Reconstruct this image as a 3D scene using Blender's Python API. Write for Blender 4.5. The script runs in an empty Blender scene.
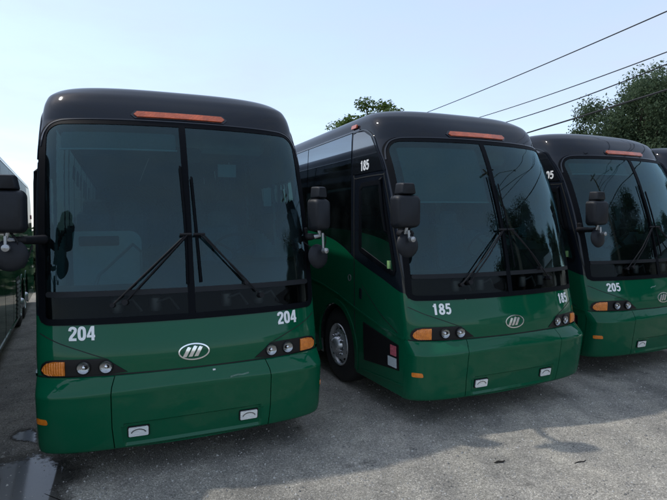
import bpy, math, random
import numpy as np
from mathutils import Vector, Matrix, Quaternion
random.seed(7)
PI = math.pi
sc = bpy.context.scene
COL = sc.collection

# ------------------------------------------------------------------ materials
def new_mat(name):
    m = bpy.data.materials.new(name); m.use_nodes = True
    nt = m.node_tree
    return m, nt, nt.nodes, nt.links, nt.nodes['Principled BSDF']

def simple(name, col, rough=.5, metal=0., coat=0., noise=.0, nscale=12., rnoise=.0, spec=.5, bump=0., bscale=60.):
    m, nt, N, L, b = new_mat(name)
    b.inputs['Base Color'].default_value = (*col, 1)
    b.inputs['Roughness'].default_value = rough
    b.inputs['Metallic'].default_value = metal
    b.inputs['Coat Weight'].default_value = coat
    b.inputs['Coat Roughness'].default_value = .06
    b.inputs['Specular IOR Level'].default_value = spec
    if noise or rnoise or bump:
        tc = N.new('ShaderNodeTexCoord')
        nz = N.new('ShaderNodeTexNoise'); nz.inputs['Scale'].default_value = nscale; nz.inputs['Detail'].default_value = 5
        L.new(tc.outputs['Object'], nz.inputs['Vector'])
        if noise:
            mx = N.new('ShaderNodeMix'); mx.data_type = 'RGBA'
            mx.inputs[6].default_value = (*[c*(1-noise) for c in col], 1)
            mx.inputs[7].default_value = (*[min(1, c*(1+noise)) for c in col], 1)
            L.new(nz.outputs['Fac'], mx.inputs[0]); L.new(mx.outputs[2], b.inputs['Base Color'])
        if rnoise:
            mr = N.new('ShaderNodeMapRange')
            mr.inputs[1].default_value = .3; mr.inputs[2].default_value = .7
            mr.inputs[3].default_value = max(0, rough-rnoise); mr.inputs[4].default_value = min(1, rough+rnoise)
            L.new(nz.outputs['Fac'], mr.inputs[0]); L.new(mr.outputs[0], b.inputs['Roughness'])
        if bump:
            n2 = N.new('ShaderNodeTexNoise'); n2.inputs['Scale'].default_value = bscale; n2.inputs['Detail'].default_value = 3
            L.new(tc.outputs['Object'], n2.inputs['Vector'])
            bp = N.new('ShaderNodeBump'); bp.inputs['Strength'].default_value = bump; bp.inputs['Distance'].default_value = .01
            L.new(n2.outputs['Fac'], bp.inputs['Height']); L.new(bp.outputs[0], b.inputs['Normal'])
    return m

GREEN = (.0020, .082, .038)
BLACK = (.007, .010, .016)

def dusty(nt, N, L, b, colsock, amount=.10, dust=(.16, .15, .13)):
    """faint road dust: speckle and soft film, shapes of its own"""
    tc = N.new('ShaderNodeTexCoord')
    a = N.new('ShaderNodeTexNoise'); a.inputs['Scale'].default_value = 2.2; a.inputs['Detail'].default_value = 8; a.inputs['Roughness'].default_value = .65
    L.new(tc.outputs['Object'], a.inputs['Vector'])
    s = N.new('ShaderNodeTexNoise'); s.inputs['Scale'].default_value = 130; s.inputs['Detail'].default_value = 2
    L.new(tc.outputs['Object'], s.inputs['Vector'])
    r1 = N.new('ShaderNodeMapRange'); r1.inputs[1].default_value = .42; r1.inputs[2].default_value = .75; r1.inputs[4].default_value = amount
    L.new(a.outputs['Fac'], r1.inputs[0])
    r2 = N.new('ShaderNodeMapRange'); r2.inputs[1].default_value = .70; r2.inputs[2].default_value = .78; r2.inputs[4].default_value = amount*2.2
    L.new(s.outputs['Fac'], r2.inputs[0])
    ad = N.new('ShaderNodeMath'); ad.operation = 'ADD'
    L.new(r1.outputs[0], ad.inputs[0]); L.new(r2.outputs[0], ad.inputs[1])
    mx = N.new('ShaderNodeMix'); mx.data_type = 'RGBA'
    L.new(ad.outputs[0], mx.inputs[0]); L.new(colsock, mx.inputs[6]); mx.inputs[7].default_value = (*dust, 1)
    L.new(mx.outputs[2], b.inputs['Base Color'])
    rr = N.new('ShaderNodeMapRange'); rr.inputs[1].default_value = .3; rr.inputs[2].default_value = .75
    rr.inputs[3].default_value = .03; rr.inputs[4].default_value = .09
    L.new(a.outputs['Fac'], rr.inputs[0]); L.new(rr.outputs[0], b.inputs['Coat Roughness'])

def paint_green(name, amount=.05):
    m, nt, N, L, b = new_mat(name)
    c = N.new('ShaderNodeRGB'); c.outputs[0].default_value = (*GREEN, 1)
    b.inputs['Roughness'].default_value = .45; b.inputs['Specular IOR Level'].default_value = 0.; b.inputs['Coat Weight'].default_value = .62
    dusty(nt, N, L, b, c.outputs[0], amount)
    # slight orange peel
    tc = N.new('ShaderNodeTexCoord'); n = N.new('ShaderNodeTexNoise'); n.inputs['Scale'].default_value = 5.; n.inputs['Detail'].default_value = 2
    L.new(tc.outputs['Object'], n.inputs['Vector'])
    bp = N.new('ShaderNodeBump'); bp.inputs['Strength'].default_value = .16; bp.inputs['Distance'].default_value = .02
    L.new(n.outputs['Fac'], bp.inputs['Height']); L.new(bp.outputs[0], b.inputs['Coat Normal'])
    return m

def paint_body(name):
    """green below the swooping belt line, black above"""
    m, nt, N, L, b = new_mat(name)
    tc = N.new('ShaderNodeTexCoord'); sp = N.new('ShaderNodeSeparateXYZ'); L.new(tc.outputs['Object'], sp.inputs[0])
    d = N.new('ShaderNodeMath'); d.operation = 'DIVIDE'; d.inputs[1].default_value = 14.; L.new(sp.outputs['Y'], d.inputs[0])
    fc = N.new('ShaderNodeFloatCurve')
    cv = fc.mapping.curves[0]
    pts = [(0, 1.395), (.23, 1.42), (.8, 1.575), (1.5, 1.775), (1.8, 1.90), (2.23, 2.02), (3.27, 2.14), (5., 2.2), (14, 2.2)]
    cv.points[0].location = (0, pts[0][1]/4); cv.points[-1].location = (1, pts[-1][1]/4)
    for y, z in pts[1:-1]: cv.points.new(y/14, z/4)
    fc.mapping.update()
    L.new(d.outputs[0], fc.inputs['Value'])
    z4 = N.new('ShaderNodeMath'); z4.operation = 'MULTIPLY'; z4.inputs[1].default_value = .25; L.new(sp.outputs['Z'], z4.inputs[0])
    gt = N.new('ShaderNodeMath'); gt.operation = 'GREATER_THAN'; L.new(z4.outputs[0], gt.inputs[0]); L.new(fc.outputs[0], gt.inputs[1])
    mx = N.new('ShaderNodeMix'); mx.data_type = 'RGBA'
    mx.inputs[6].default_value = (*GREEN, 1); mx.inputs[7].default_value = (*BLACK, 1)
    L.new(gt.outputs[0], mx.inputs[0])
    b.inputs['Roughness'].default_value = .45; b.inputs['Specular IOR Level'].default_value = 0.; b.inputs['Coat Weight'].default_value = .62
    dusty(nt, N, L, b, mx.outputs[2], .018)
    return m

def glass(name, tint, boost=1.0, rough=.0, base=.0, tone=(.9, .97, 1.), film=.05):
    m, nt, N, L, b = new_mat(name)
    out = N['Material Output']; N.remove(b)
    tr = N.new('ShaderNodeBsdfTransparent'); tr.inputs[0].default_value = (*tint, 1)
    gl = N.new('ShaderNodeBsdfGlossy'); gl.inputs['Roughness'].default_value = rough; gl.inputs['Color'].default_value = (*tone, 1)
    fr = N.new('ShaderNodeFresnel'); fr.inputs['IOR'].default_value = 1.5
    mu = N.new('ShaderNodeMath'); mu.operation = 'MULTIPLY_ADD'; mu.inputs[1].default_value = boost; mu.inputs[2].default_value = base; mu.use_clamp = True
    L.new(fr.outputs[0], mu.inputs[0])
    mx = N.new('ShaderNodeMixShader'); L.new(mu.outputs[0], mx.inputs[0]); L.new(tr.outputs[0], mx.inputs[1]); L.new(gl.outputs[0], mx.inputs[2])
    # dusty film on the outside with wiped patches
    tc = N.new('ShaderNodeTexCoord'); nz = N.new('ShaderNodeTexNoise'); nz.inputs['Scale'].default_value = 3.; nz.inputs['Detail'].default_value = 8
    L.new(tc.outputs['Object'], nz.inputs['Vector'])
    mr = N.new('ShaderNodeMapRange'); mr.inputs[1].default_value = .4; mr.inputs[2].default_value = .8; mr.inputs[3].default_value = film*.15; mr.inputs[4].default_value = film
    L.new(nz.outputs['Fac'], mr.inputs[0])
    df = N.new('ShaderNodeBsdfDiffuse'); df.inputs[0].default_value = (.16, .22, .24, 1)
    m2 = N.new('ShaderNodeMixShader'); L.new(mr.outputs[0], m2.inputs[0]); L.new(mx.outputs[0], m2.inputs[1]); L.new(df.outputs[0], m2.inputs[2])
    L.new(m2.outputs[0], out.inputs['Surface'])
    return m

M = {}
M['body'] = paint_body('coach paint')
M['green'] = paint_green('green paint')
M['black'] = simple('gloss black', BLACK, .35, coat=.9, rnoise=.06, spec=.1)
M['blackglass'] = simple('dark side glass', (.008, .010, .013), .03, coat=1., spec=1., rnoise=.02, nscale=2)
M['bar'] = simple('crossbar', (.010, .012, .015), .5, noise=.2, spec=.2)
M['rubber'] = simple('black rubber', (.010, .010, .012), .6, noise=.3, spec=.2)
M['seal'] = simple('black seal', (.004, .005, .007), .5, noise=.2, spec=.05)
M['seam'] = simple('seam shadow gap', (.004, .006, .006), .7, noise=.2)
M['plastic'] = simple('mirror plastic', (.012, .014, .018), .48, noise=.25, nscale=30, bump=.05, bscale=400, spec=.22)
M['amber'] = simple('amber lens', (.88, .185, .014), .15, coat=1, noise=.6, nscale=22, bump=.6, bscale=55)
M['ambermk'] = simple('amber roof lens', (.48, .09, .025), .25, coat=.6, noise=.65, nscale=10, bump=.6, bscale=50)
M['chrome'] = simple('chrome', (.75, .76, .78), .12, 1.0, noise=.05)
M['alu'] = simple('wheel alloy', (.66, .67, .69), .34, .75, noise=.2, nscale=20, rnoise=.1)
M['tyre'] = simple('tyre rubber', (.016, .016, .017), .75, noise=.3, nscale=25, bump=.2, bscale=120)
M['lens'] = simple('lamp reflector', (.33, .34, .35), .16, .95, noise=.3, nscale=45, bump=.25, bscale=70)
M['foglens'] = simple('fog lamp lens', (.86, .89, .90), .16, .30, coat=1, noise=.12, nscale=30, bump=.5, bscale=60)
M['headblack'] = simple('headlight housing', (.006, .006, .007), .45, noise=.2, spec=.3)
M['white'] = simple('white vinyl', (.78, .80, .80), .45, noise=.04)
M['stickred'] = simple('red sticker', (.45, .10, .13), .5, noise=.9, nscale=45)
M['stickwhite'] = simple('white sticker', (.45, .50, .52), .5, noise=.35, nscale=60)
M['stickgreen'] = simple('green sticker', (.25, .45, .18), .5, noise=.3, nscale=60)
M['windshield'] = glass('windshield glass', (.27, .47, .49), 1.0, base=.010, tone=(.62, .92, .98))
M['lowglass'] = glass('lower windshield glass', (.30, .34, .35), .25, film=.012)
M['tintglass'] = glass('tinted side glass', (.09, .12, .125), 1.1, base=.02, tone=(.24, .27, .30))
M['sideglass'] = glass('cab side glass', (.6, .74, .72), 1.1)
M['dash'] = simple('dashboard', (.010, .011, .012), .75, noise=.25, nscale=30, spec=.05)
M['lining'] = simple('interior lining', (.34, .38, .38), .8, noise=.15)
M['floorin'] = simple('bus floor', (.04, .042, .045), .7, noise=.3)
M['seat'] = simple('seat fabric', (.07, .10, .12), .9, noise=.35, nscale=40)
M['pale'] = simple('pale panel', (.40, .45, .46), .5, noise=.1)
M['shade'] = simple('sun shade cloth', (.11, .15, .15), .8, noise=.2, nscale=40)
M['pale_card'] = simple('pale_card', (.20, .23, .23), .6, noise=.1)
M['louvre'] = simple('dull louvre', (.12, .13, .12), .6, noise=.2)
M['scuff'] = simple('scraped paint', (.10, .19, .15), .7, noise=.6, nscale=80)
M['steel'] = simple('grey steel', (.35, .36, .37), .4, .8, noise=.15)

# ------------------------------------------------------------------ mesh builder
class MB:
    def __init__(s): s.v = []; s.f = []
    def add(s, vs, fs):
        o = len(s.v); s.v += [tuple(map(float, p)) for p in vs]; s.f += [tuple(i+o for i in f) for f in fs]; return o
    def build(s, name, mat, parent=None, sharp=40, smooth=True):
        me = bpy.data.meshes.new(name); me.from_pydata(s.v, [], s.f); me.validate()
        if smooth:
            me.polygons.foreach_set('use_smooth', [True]*len(me.polygons))
            me.set_sharp_from_angle(angle=math.radians(sharp))
        me.materials.append(M[mat] if isinstance(mat, str) else mat)
        o = bpy.data.objects.new(name, me); COL.objects.link(o)
        if parent: o.parent = parent
        return o
    def box(s, x0, x1, y0, y1, z0, z1, bev=0., mat=None):
        """box with all edges chamfered (bev)"""
        if bev <= 0:
            vs = [(x, y, z) for x in (x0, x1) for y in (y0, y1) for z in (z0, z1)]
            fs = [(0, 1, 3, 2), (4, 6, 7, 5), (0, 4, 5, 1), (2, 3, 7, 6), (0, 2, 6, 4), (1, 5, 7, 3)]
        else:
            xs, ys, zs = (x0, x1), (y0, y1), (z0, z1); vs = []; ix = {}
            for i in (0, 1):
                for j in (0, 1):
                    for k in (0, 1):
                        sx, sy, sz = (1-2*i), (1-2*j), (1-2*k)
                        for a in range(3):
                            p = [xs[i]+sx*bev, ys[j]+sy*bev, zs[k]+sz*bev]
                            p[a] = (xs, ys, zs)[a][(i, j, k)[a]]
                            ix[i, j, k, a] = len(vs); vs.append(p)
            fs = []
            g = lambda i, j, k, a: ix[i, j, k, a]
            for i in (0, 1):
                fs.append([g(i, 0, 0, 0), g(i, 0, 1, 0), g(i, 1, 1, 0), g(i, 1, 0, 0)][::1 if i == 0 else -1])
                fs.append([g(0, i, 0, 1), g(1, i, 0, 1), g(1, i, 1, 1), g(0, i, 1, 1)][::1 if i == 0 else -1])
                fs.append([g(0, 0, i, 2), g(0, 1, i, 2), g(1, 1, i, 2), g(1, 0, i, 2)][::1 if i == 0 else -1])
            for i in (0, 1):
                for j in (0, 1):
                    fs.append([g(i, j, 0, 0), g(i, j, 1, 0), g(i, j, 1, 1), g(i, j, 0, 1)])
                    fs.append([g(i, 0, j, 0), g(i, 1, j, 0), g(i, 1, j, 2), g(i, 0, j, 2)])
                    fs.append([g(0, i, j, 1), g(1, i, j, 1), g(1, i, j, 2), g(0, i, j, 2)])
                    for k in (0, 1): fs.append([g(i, j, k, 0), g(i, j, k, 1), g(i, j, k, 2)])
        if mat is not None: vs = [mat @ Vector(p) for p in vs]
        s.add(vs, fs); return s
    def tube(s, pts, r, n=8, caps=True):
        pts = [Vector(p) for p in pts]
        rs = r if isinstance(r, (list, tuple)) else [r]*len(pts)
        ref = Vector((0, 0, 1)); rings = []
        o = len(s.v)
        for i, p in enumerate(pts):
            t = (pts[min(i+1, len(pts)-1)]-pts[max(i-1, 0)]).normalized()
            u = t.cross(ref)
            if u.length < .05: u = t.cross(Vector((0, 1, 0)))
            u.normalize(); w = t.cross(u)
            for k in range(n):
                a = 2*PI*k/n
                s.v.append(tuple(p+(u*math.cos(a)+w*math.sin(a))*rs[i]))
        for i in range(len(pts)-1):
            for k in range(n):
                k2 = (k+1) % n
                s.f.append((o+i*n+k, o+i*n+k2, o+(i+1)*n+k2, o+(i+1)*n+k))
        if caps:
            s.f.append(tuple(o+k for k in range(n))[::-1]); s.f.append(tuple(o+(len(pts)-1)*n+k for k in range(n)))
        return s
    def lathe(s, prof, origin, axis, n=32):
        """prof: (radius, along axis)"""
        ax = Vector(axis).normalized(); u = ax.cross(Vector((0, 0, 1)))
        if u.length < .1: u = ax.cross(Vector((0, 1, 0)))
        u.normalize(); w = ax.cross(u); og = Vector(origin); o = len(s.v)
        for r, d in prof:
            for k in range(n):
                a = 2*PI*k/n
                s.v.append(tuple(og+ax*d+(u*math.cos(a)+w*math.sin(a))*max(r, 1e-4)))
        for i in range(len(prof)-1):
            for k in range(n):
                k2 = (k+1) % n
                s.f.append((o+i*n+k, o+i*n+k2, o+(i+1)*n+k2, o+(i+1)*n+k))
        return s
    def fill(s, poly, mp, nu=16, nv=12, skirt=.012, off=.0, flip=False):
        """row-convex 2-d polygon (u,v) mapped onto a surface by mp(u,v,off); rim skirt going inward"""
        vs_ = sorted(set([p[1] for p in poly]))
        v0, v1 = vs_[0], vs_[-1]
        rows = sorted(set([round(v0+(v1-v0)*i/nv, 5) for i in range(nv+1)]+[round(v, 5) for v in vs_]))
        e = 1e-6; L = []
        for v in rows:
            vv = min(max(v, v0+e), v1-e); xs = []
            for i in range(len(poly)):
                a, b = poly[i], poly[(i+1) % len(poly)]
                if (a[1]-vv)*(b[1]-vv) <= 0 and a[1] != b[1]:
                    xs.append(a[0]+(b[0]-a[0])*(vv-a[1])/(b[1]-a[1]))
            L.append((min(xs), max(xs)))
        o = len(s.v); n = nu+1
        for (xa, xb), v in zip(L, rows):
            for k in range(n): s.v.append(tuple(mp(xa+(xb-xa)*k/nu, v, off)))
        for i in range(len(rows)-1):
            for k in range(nu):
                q = (o+i*n+k, o+i*n+k+1, o+(i+1)*n+k+1, o+(i+1)*n+k)
                s.f.append(q[::-1] if flip else q)
        if skirt:
            rim = [(0, k) for k in range(n)]+[(i, nu) for i in range(1, len(rows))]+[(len(rows)-1, k) for k in range(nu-1, -1, -1)]+[(i, 0) for i in range(len(rows)-2, 0, -1)]
            o2 = len(s.v)
            for i, k in rim:
                xa, xb = L[i]; s.v.append(tuple(mp(xa+(xb-xa)*k/nu, rows[i], off-skirt)))
            R = len(rim)
            for j in range(R):
                a, b = rim[j], rim[(j+1) % R]
                q = (o+a[0]*n+a[1], o2+j, o2+(j+1) % R, o+b[0]*n+b[1])
                s.f.append(q[::-1] if flip else q)
        return s
    def strip(s, path, width, mp, off=.003, skirt=.006, closed=False, both=None):
        """ribbon of given width following a 2-d path on a mapped surface"""
        n = len(path); A = []; B = []
        for i, p in enumerate(path):
            a = path[(i-1) % n] if (closed or i > 0) else p
            b = path[(i+1) % n] if (closed or i < n-1) else p
            dx, dy = b[0]-a[0], b[1]-a[1]; l = math.hypot(dx, dy) or 1
            nx, ny = -dy/l, dx/l
            A.append((p[0]+nx*width/2, p[1]+ny*width/2)); B.append((p[0]-nx*width/2, p[1]-ny*width/2))
        o = len(s.v)
        for i in range(n):
            s.v += [tuple(mp(*A[i], off-skirt)), tuple(mp(*A[i], off)), tuple(mp(*B[i], off)), tuple(mp(*B[i], off-skirt))]
        for i in range(n if closed else n-1):
            j = (i+1) % n
            for k in range(3):
                s.f.append((o+4*i+k, o+4*j+k, o+4*j+k+1, o+4*i+k+1))
        return s

def rrect(x0, x1, z0, z1, r, n=6, rs=None):
    """rounded rectangle polygon; rs=(bl,br,tr,tl)"""
    rs = rs or (r,)*4
    cs = [(x0+rs[0], z0+rs[0], rs[0], PI), (x1-rs[1], z0+rs[1], rs[1], 1.5*PI), (x1-rs[2], z1-rs[2], rs[2], 0), (x0+rs[3], z1-rs[3], rs[3], .5*PI)]
    P = []
    for cx, cz, rr, a0 in cs:
        for k in range(n+1):
            a = a0+.5*PI*k/n; P.append((cx+rr*math.cos(a), cz+rr*math.sin(a)))
    return P

def dense(path, step=.05, closed=False):
    out = []; n = len(path)
    for i in range(n if closed else n-1):
        a, b = path[i], path[(i+1) % n]
        k = max(1, int(math.hypot(b[0]-a[0], b[1]-a[1])/step))
        for j in range(k): out.append((a[0]+(b[0]-a[0])*j/k, a[1]+(b[1]-a[1])*j/k))
    if not closed: out.append(path[-1])
    return out

def smooth_path(pts, n=8):
    out = []
    for i in range(len(pts)-1):
        p0 = pts[max(i-1, 0)]; p1 = pts[i]; p2 = pts[i+1]; p3 = pts[min(i+2, len(pts)-1)]
        for k in range(n):
            t = k/n
            out.append(tuple(.5*((2*b)+(-a+c)*t+(2*a-5*b+4*c-d)*t*t+(-a+3*b-3*c+d)*t**3) for a, b, c, d in zip(p0, p1, p2, p3)))
    out.append(tuple(pts[-1])); return out

def empty(name, loc=(0, 0, 0), rz=0., parent=None):
    o = bpy.data.objects.new(name, None); COL.objects.link(o); o.location = loc; o.rotation_euler = (0, 0, rz)
    o.empty_display_size = .2
    if parent: o.parent = parent
    return o
def tag(o, label=None, cat=None, group=None, kind=None):
    if label: o['label'] = label
    if cat: o['category'] = cat
    if group: o['group'] = group
    if kind: o['kind'] = kind
    return o
def copy_tree(o, parent=None):
    c = o.copy(); COL.objects.link(c)
    if parent: c.parent = parent
    for ch in list(o.children): copy_tree(ch, c)
    return c

# ------------------------------------------------------------------ coach body surface
PROF = [(.24, 1.25, .05, .34), (.60, 1.268, .012, .35), (.95, 1.274, .0, .35), (1.12, 1.275, .004, .35), (1.385, 1.275, .068, .34), (1.64, 1.275, .113, .33),
        (2.0, 1.272, .185, .33), (2.4, 1.268, .285, .33), (2.8, 1.262, .41, .35), (3.05, 1.254, .515, .37), (3.19, 1.248, .59, .38), (3.33, 1.240, .675, .40),
        (3.43, 1.225, .755, .42), (3.52, 1.190, .85, .46), (3.605, 1.10, 1.00, .54), (3.655, .96, 1.24, .66), (3.685, .72, 1.65, .8), (3.698, .38, 2.1, .85), (3.702, .01, 2.6, .85)]
def nexp(z): return 2.0+1.0*min(1, max(0, (z-3.22)/.28))     # the roof cap is squarer in plan than the nose
TT = np.array(smooth_path(PROF, 12))          # dense table of (z,w,y0,D)
_z = TT[:, 0]
LEN = 13.7
def prof_at(z):
    return (float(np.interp(z, _z, TT[:, 1])), float(np.interp(z, _z, TT[:, 2])), float(np.interp(z, _z, TT[:, 3])))
def fpos(X, z):
    w, y0, D = prof_at(z); s = min(abs(X)/w, .9995)
    n = nexp(z)
    return Vector((X, y0+D*(1-(1-s**n)**(1/n)), z))
def fmap(X, z, off=0.):
    p = fpos(X, z); e = .01
    n = (fpos(X+e, z)-fpos(X-e, z)).cross(fpos(X, z+e)-fpos(X, z-e)); n.normalize()
    if n.y > 0: n = -n
    return p+n*off
def spos(sg, y, z):
    w, y0, D = prof_at(z); q = (y0+D-y)/D
    n = nexp(z); x = w*max(0, 1-min(q, 1)**n)**(1/n) if q > 0 else w
    return Vector((sg*x, y, z))
def smap(sg):
    def f(y, z, off=0.):
        p = spos(sg, y, z); e = .01
        n = (spos(sg, y+e, z)-spos(sg, y-e, z)).cross(spos(sg, y, z+e)-spos(sg, y, z-e)); n.normalize()
        if n.x*sg < 0: n = -n
        return p+n*off
    return f
WHEELS = [(2.1, 'front'), (9.35, 'drive'), (10.6, 'tag')]
WS = (-1.197, 1.197, 1.40, 3.175)             # windshield opening
WS_OUT = rrect(-1.207, 1.207, 1.395, 3.187, .1, 8, rs=(.06, .06, .15, .15))
DOORWIN = [(1.33, 1.90), (1.33, 2.66), (1.27, 2.70), (.86, 2.70), (.79, 2.66), (.50, 1.70), (.52, 1.655), (.58, 1.66)]
DRVWIN = [(1.55, 2.08), (1.55, 2.74), (.90, 2.74), (.56, 1.95), (.60, 1.90)]

def belt_z(y): return float(np.interp(y, [0, .23, .8, 1.5, 1.8, 2.23, 3.27, 5, 14], [1.395, 1.42, 1.575, 1.775, 1.9, 2.02, 2.14, 2.2, 2.2]))
WIN_Y = [1.58, 3.1, 4.62, 6.14, 7.66, 9.18, 10.7, 12.2]
def in_window(y, z):
    return z < 3.35 and z > max(belt_z(y), 1.9)+.06 and any(a+.045 < y < b-.045 for a, b in zip(WIN_Y[:-1], WIN_Y[1:]))
def inpoly(p, poly):
    x, y = p; c = False; n = len(poly)
    for i in range(n):
        a, b = poly[i], poly[i-1]
        if (a[1] > y) != (b[1] > y) and x < (b[0]-a[0])*(y-a[1])/(b[1]-a[1])+a[0]: c = not c
    return c

def shell(off, name, mat, parent, flip=False):
    zs = list(np.arange(.28, 3.19, .035))
    rows = [(z, *prof_at(z)) for z in zs]+[tuple(r) for r in TT if r[0] > 3.2]
    nth = 44
    fr = [((k+1)/26)*.30 for k in range(26)]          # fractions along the side, dense to about y=4
    fr = [.0045*(k+1) for k in range(60)]+[.27+.02*(k+1) for k in range(18)]+[.63+.0045*(k+1) for k in range(48)]+[.846+.022*k for k in range(1, 8)]
    ns = len(fr)
    mb = MB(); cols = 2*ns+2*nth+1; mid = []
    def pt(r, c):
        z, w, y0, D = r
        w = max(w-off, .005); y0 = y0+off; zz = z-off*(1 if z > 3.4 else 0)
        if c < ns: f = fr[ns-1-c]; return (-w, (y0+D)+f*(LEN-y0-D), zz)
        if c >= ns+2*nth+1: f = fr[c-ns-2*nth-1]; return (w, (y0+D)+f*(LEN-y0-D), zz)
        th = -PI/2+PI*(c-ns)/(2*nth)
        e = 2/nexp(z); sn = math.sin(th)
        return (math.copysign(w*abs(sn)**e, sn), y0+D*(1-max(0, math.cos(th))**e), zz)
    for r in rows:
        for c in range(cols): mb.v.append(pt(r, c))
    for i in range(len(rows)-1):
        for c in range(cols-1):
            q = [i*cols+c, i*cols+c+1, (i+1)*cols+c+1, (i+1)*cols+c]
            x = sum(mb.v[k][0] for k in q)/4; y = sum(mb.v[k][1] for k in q)/4; z = sum(mb.v[k][2] for k in q)/4
            front = ns <= c < ns+2*nth
            if front and inpoly((x, z), WS_OUT): continue
            if abs(x) > .9 and not (front and abs(x) < 1.15):
                if x < 0 and inpoly((y, z), DOORWIN): continue
                if x > 0 and inpoly((y, z), DRVWIN): continue
                if y > 1.6 and all(in_window(mb.v[k][1], mb.v[k][2]) for k in q): continue
                if z < 1.3 and any(math.hypot(y-wy, z-.52) < .60 or (abs(y-wy) < .6 and z < .52) for wy, _ in WHEELS): continue
            mb.f.append(tuple(q if not flip else q[::-1]))
    # rear wall
    n = len(mb.v)
    rear = [i*cols for i in range(len(rows))]+[i*cols+cols-1 for i in range(len(rows)-1, -1, -1)]
    mb.f.append(tuple(rear if flip else rear[::-1]))
    # roof seam: the two sides meet at the top row
    return mb.build(name, mat, parent, sharp=60)

def ell(cx, cy, rx, ry, n=28, p=2.4):
    out = []
    for k in range(n):
        a = 2*PI*k/n; c, d = math.cos(a), math.sin(a)
        out.append((cx+rx*math.copysign(abs(c)**(2/p), c), cy+ry*math.copysign(abs(d)**(2/p), d)))
    return out
DIG = {'0': [(ell(.28, .5, .18, .40, p=2.7), True, .2)],
       '1': [([(.30, 0.), (.30, .5), (.30, 1.)], False, .2), ([(.09, .76), (.20, .80), (.30, .90)], False, .14)],
       '2': [(smooth_path([(.09, .68), (.13, .84), (.28, .90), (.43, .83), (.455, .69), (.37, .50), (.22, .32), (.13, .17), (.11, .08)], 6), False, .19), ([(.03, .09), (.3, .09), (.53, .09)], False, .18)],
       '4': [([(.41, 0.), (.41, .5), (.41, 1.)], False, .19), ([(.35, .95), (.22, .65), (.09, .33)], False, .15), ([(.01, .29), (.3, .29), (.56, .29)], False, .16)],
       '5': [([(.15, .91), (.3, .91), (.50, .91)], False, .17), ([(.17, .98), (.15, .75), (.13, .50)], False, .16), (smooth_path([(.10, .53), (.28, .60), (.43, .52), (.465, .34), (.40, .16), (.26, .09), (.07, .18)], 6), False, .18)],
       '8': [(ell(.28, .735, .155, .175, p=2.2), True, .18), (ell(.28, .285, .19, .195, p=2.2), True, .19)]}
def number(parent, txt, mp, h=.118):
    mb = MB(); x0 = -.30*len(txt)
    for i, ch in enumerate(txt):
        for q, (P, cl, wd) in enumerate(DIG[ch]):
            P = [((x0+.6*i+.02+x)*h, (y-.5)*h) for x, y in P]
            mb.strip(P, wd*h, lambda u, v, off, q=q: mp(u, v, off+.0003*q), .001, .003, cl)
    return mb.build('fleet_number', 'white', parent, smooth=False)

# ------------------------------------------------------------------ wheel
def make_wheel(parent, sg, y):
    t = MB(); W = .30; c = (sg*(1.235-W/2), y, .52); ax = (sg, 0, 0); h = W/2
    t.lathe([(.285, -h+.02), (.32, -h), (.44, -h-.005), (.495, -h+.015), (.522, -h+.045), (.53, -.04), (.53, .04), (.522, h-.045), (.495, h-.015), (.44, h+.005), (.36, h+.008), (.32, h), (.288, h-.02)], c, ax, 48)
    w = t.build('wheel', 'tyre', parent)
    r = MB(); NR = 80
    prof = [(.288, h-.03), (.298, h-.005), (.292, h+.004), (.275, h-.004), (.262, h-.03), (.250, h-.055), (.215, h-.030), (.190, h-.008), (.125, h-.004), (.115, h+.02), (.10, h+.055), (.082, h+.07), (.05, h+.078), (0, h+.08)]
    r.lathe(prof, c, ax, NR)
    # ten hand holes cut through the disc
    r.f = [f for q, f in enumerate(r.f) if not (q//NR == 5 and (q % NR) % 8 in (2, 3, 4))]
    r.build('rim', 'alu', w)
    MB().lathe([(.285, h-.10), (0, h-.101)], c, ax, 24).build('brake_drum', 'seam', w)
    if y < 3:
        cx = c[0]+sg*(h-.006)
        for k in range(10):
            a = 2*PI*k/10+.2
            MB().lathe([(.021, 0), (.021, .022), (.016, .045), (.0, .052)], (cx, y+.158*math.cos(a), .52+.158*math.sin(a)), ax, 8).build('lug_nut', 'chrome', w)
    return w

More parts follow.
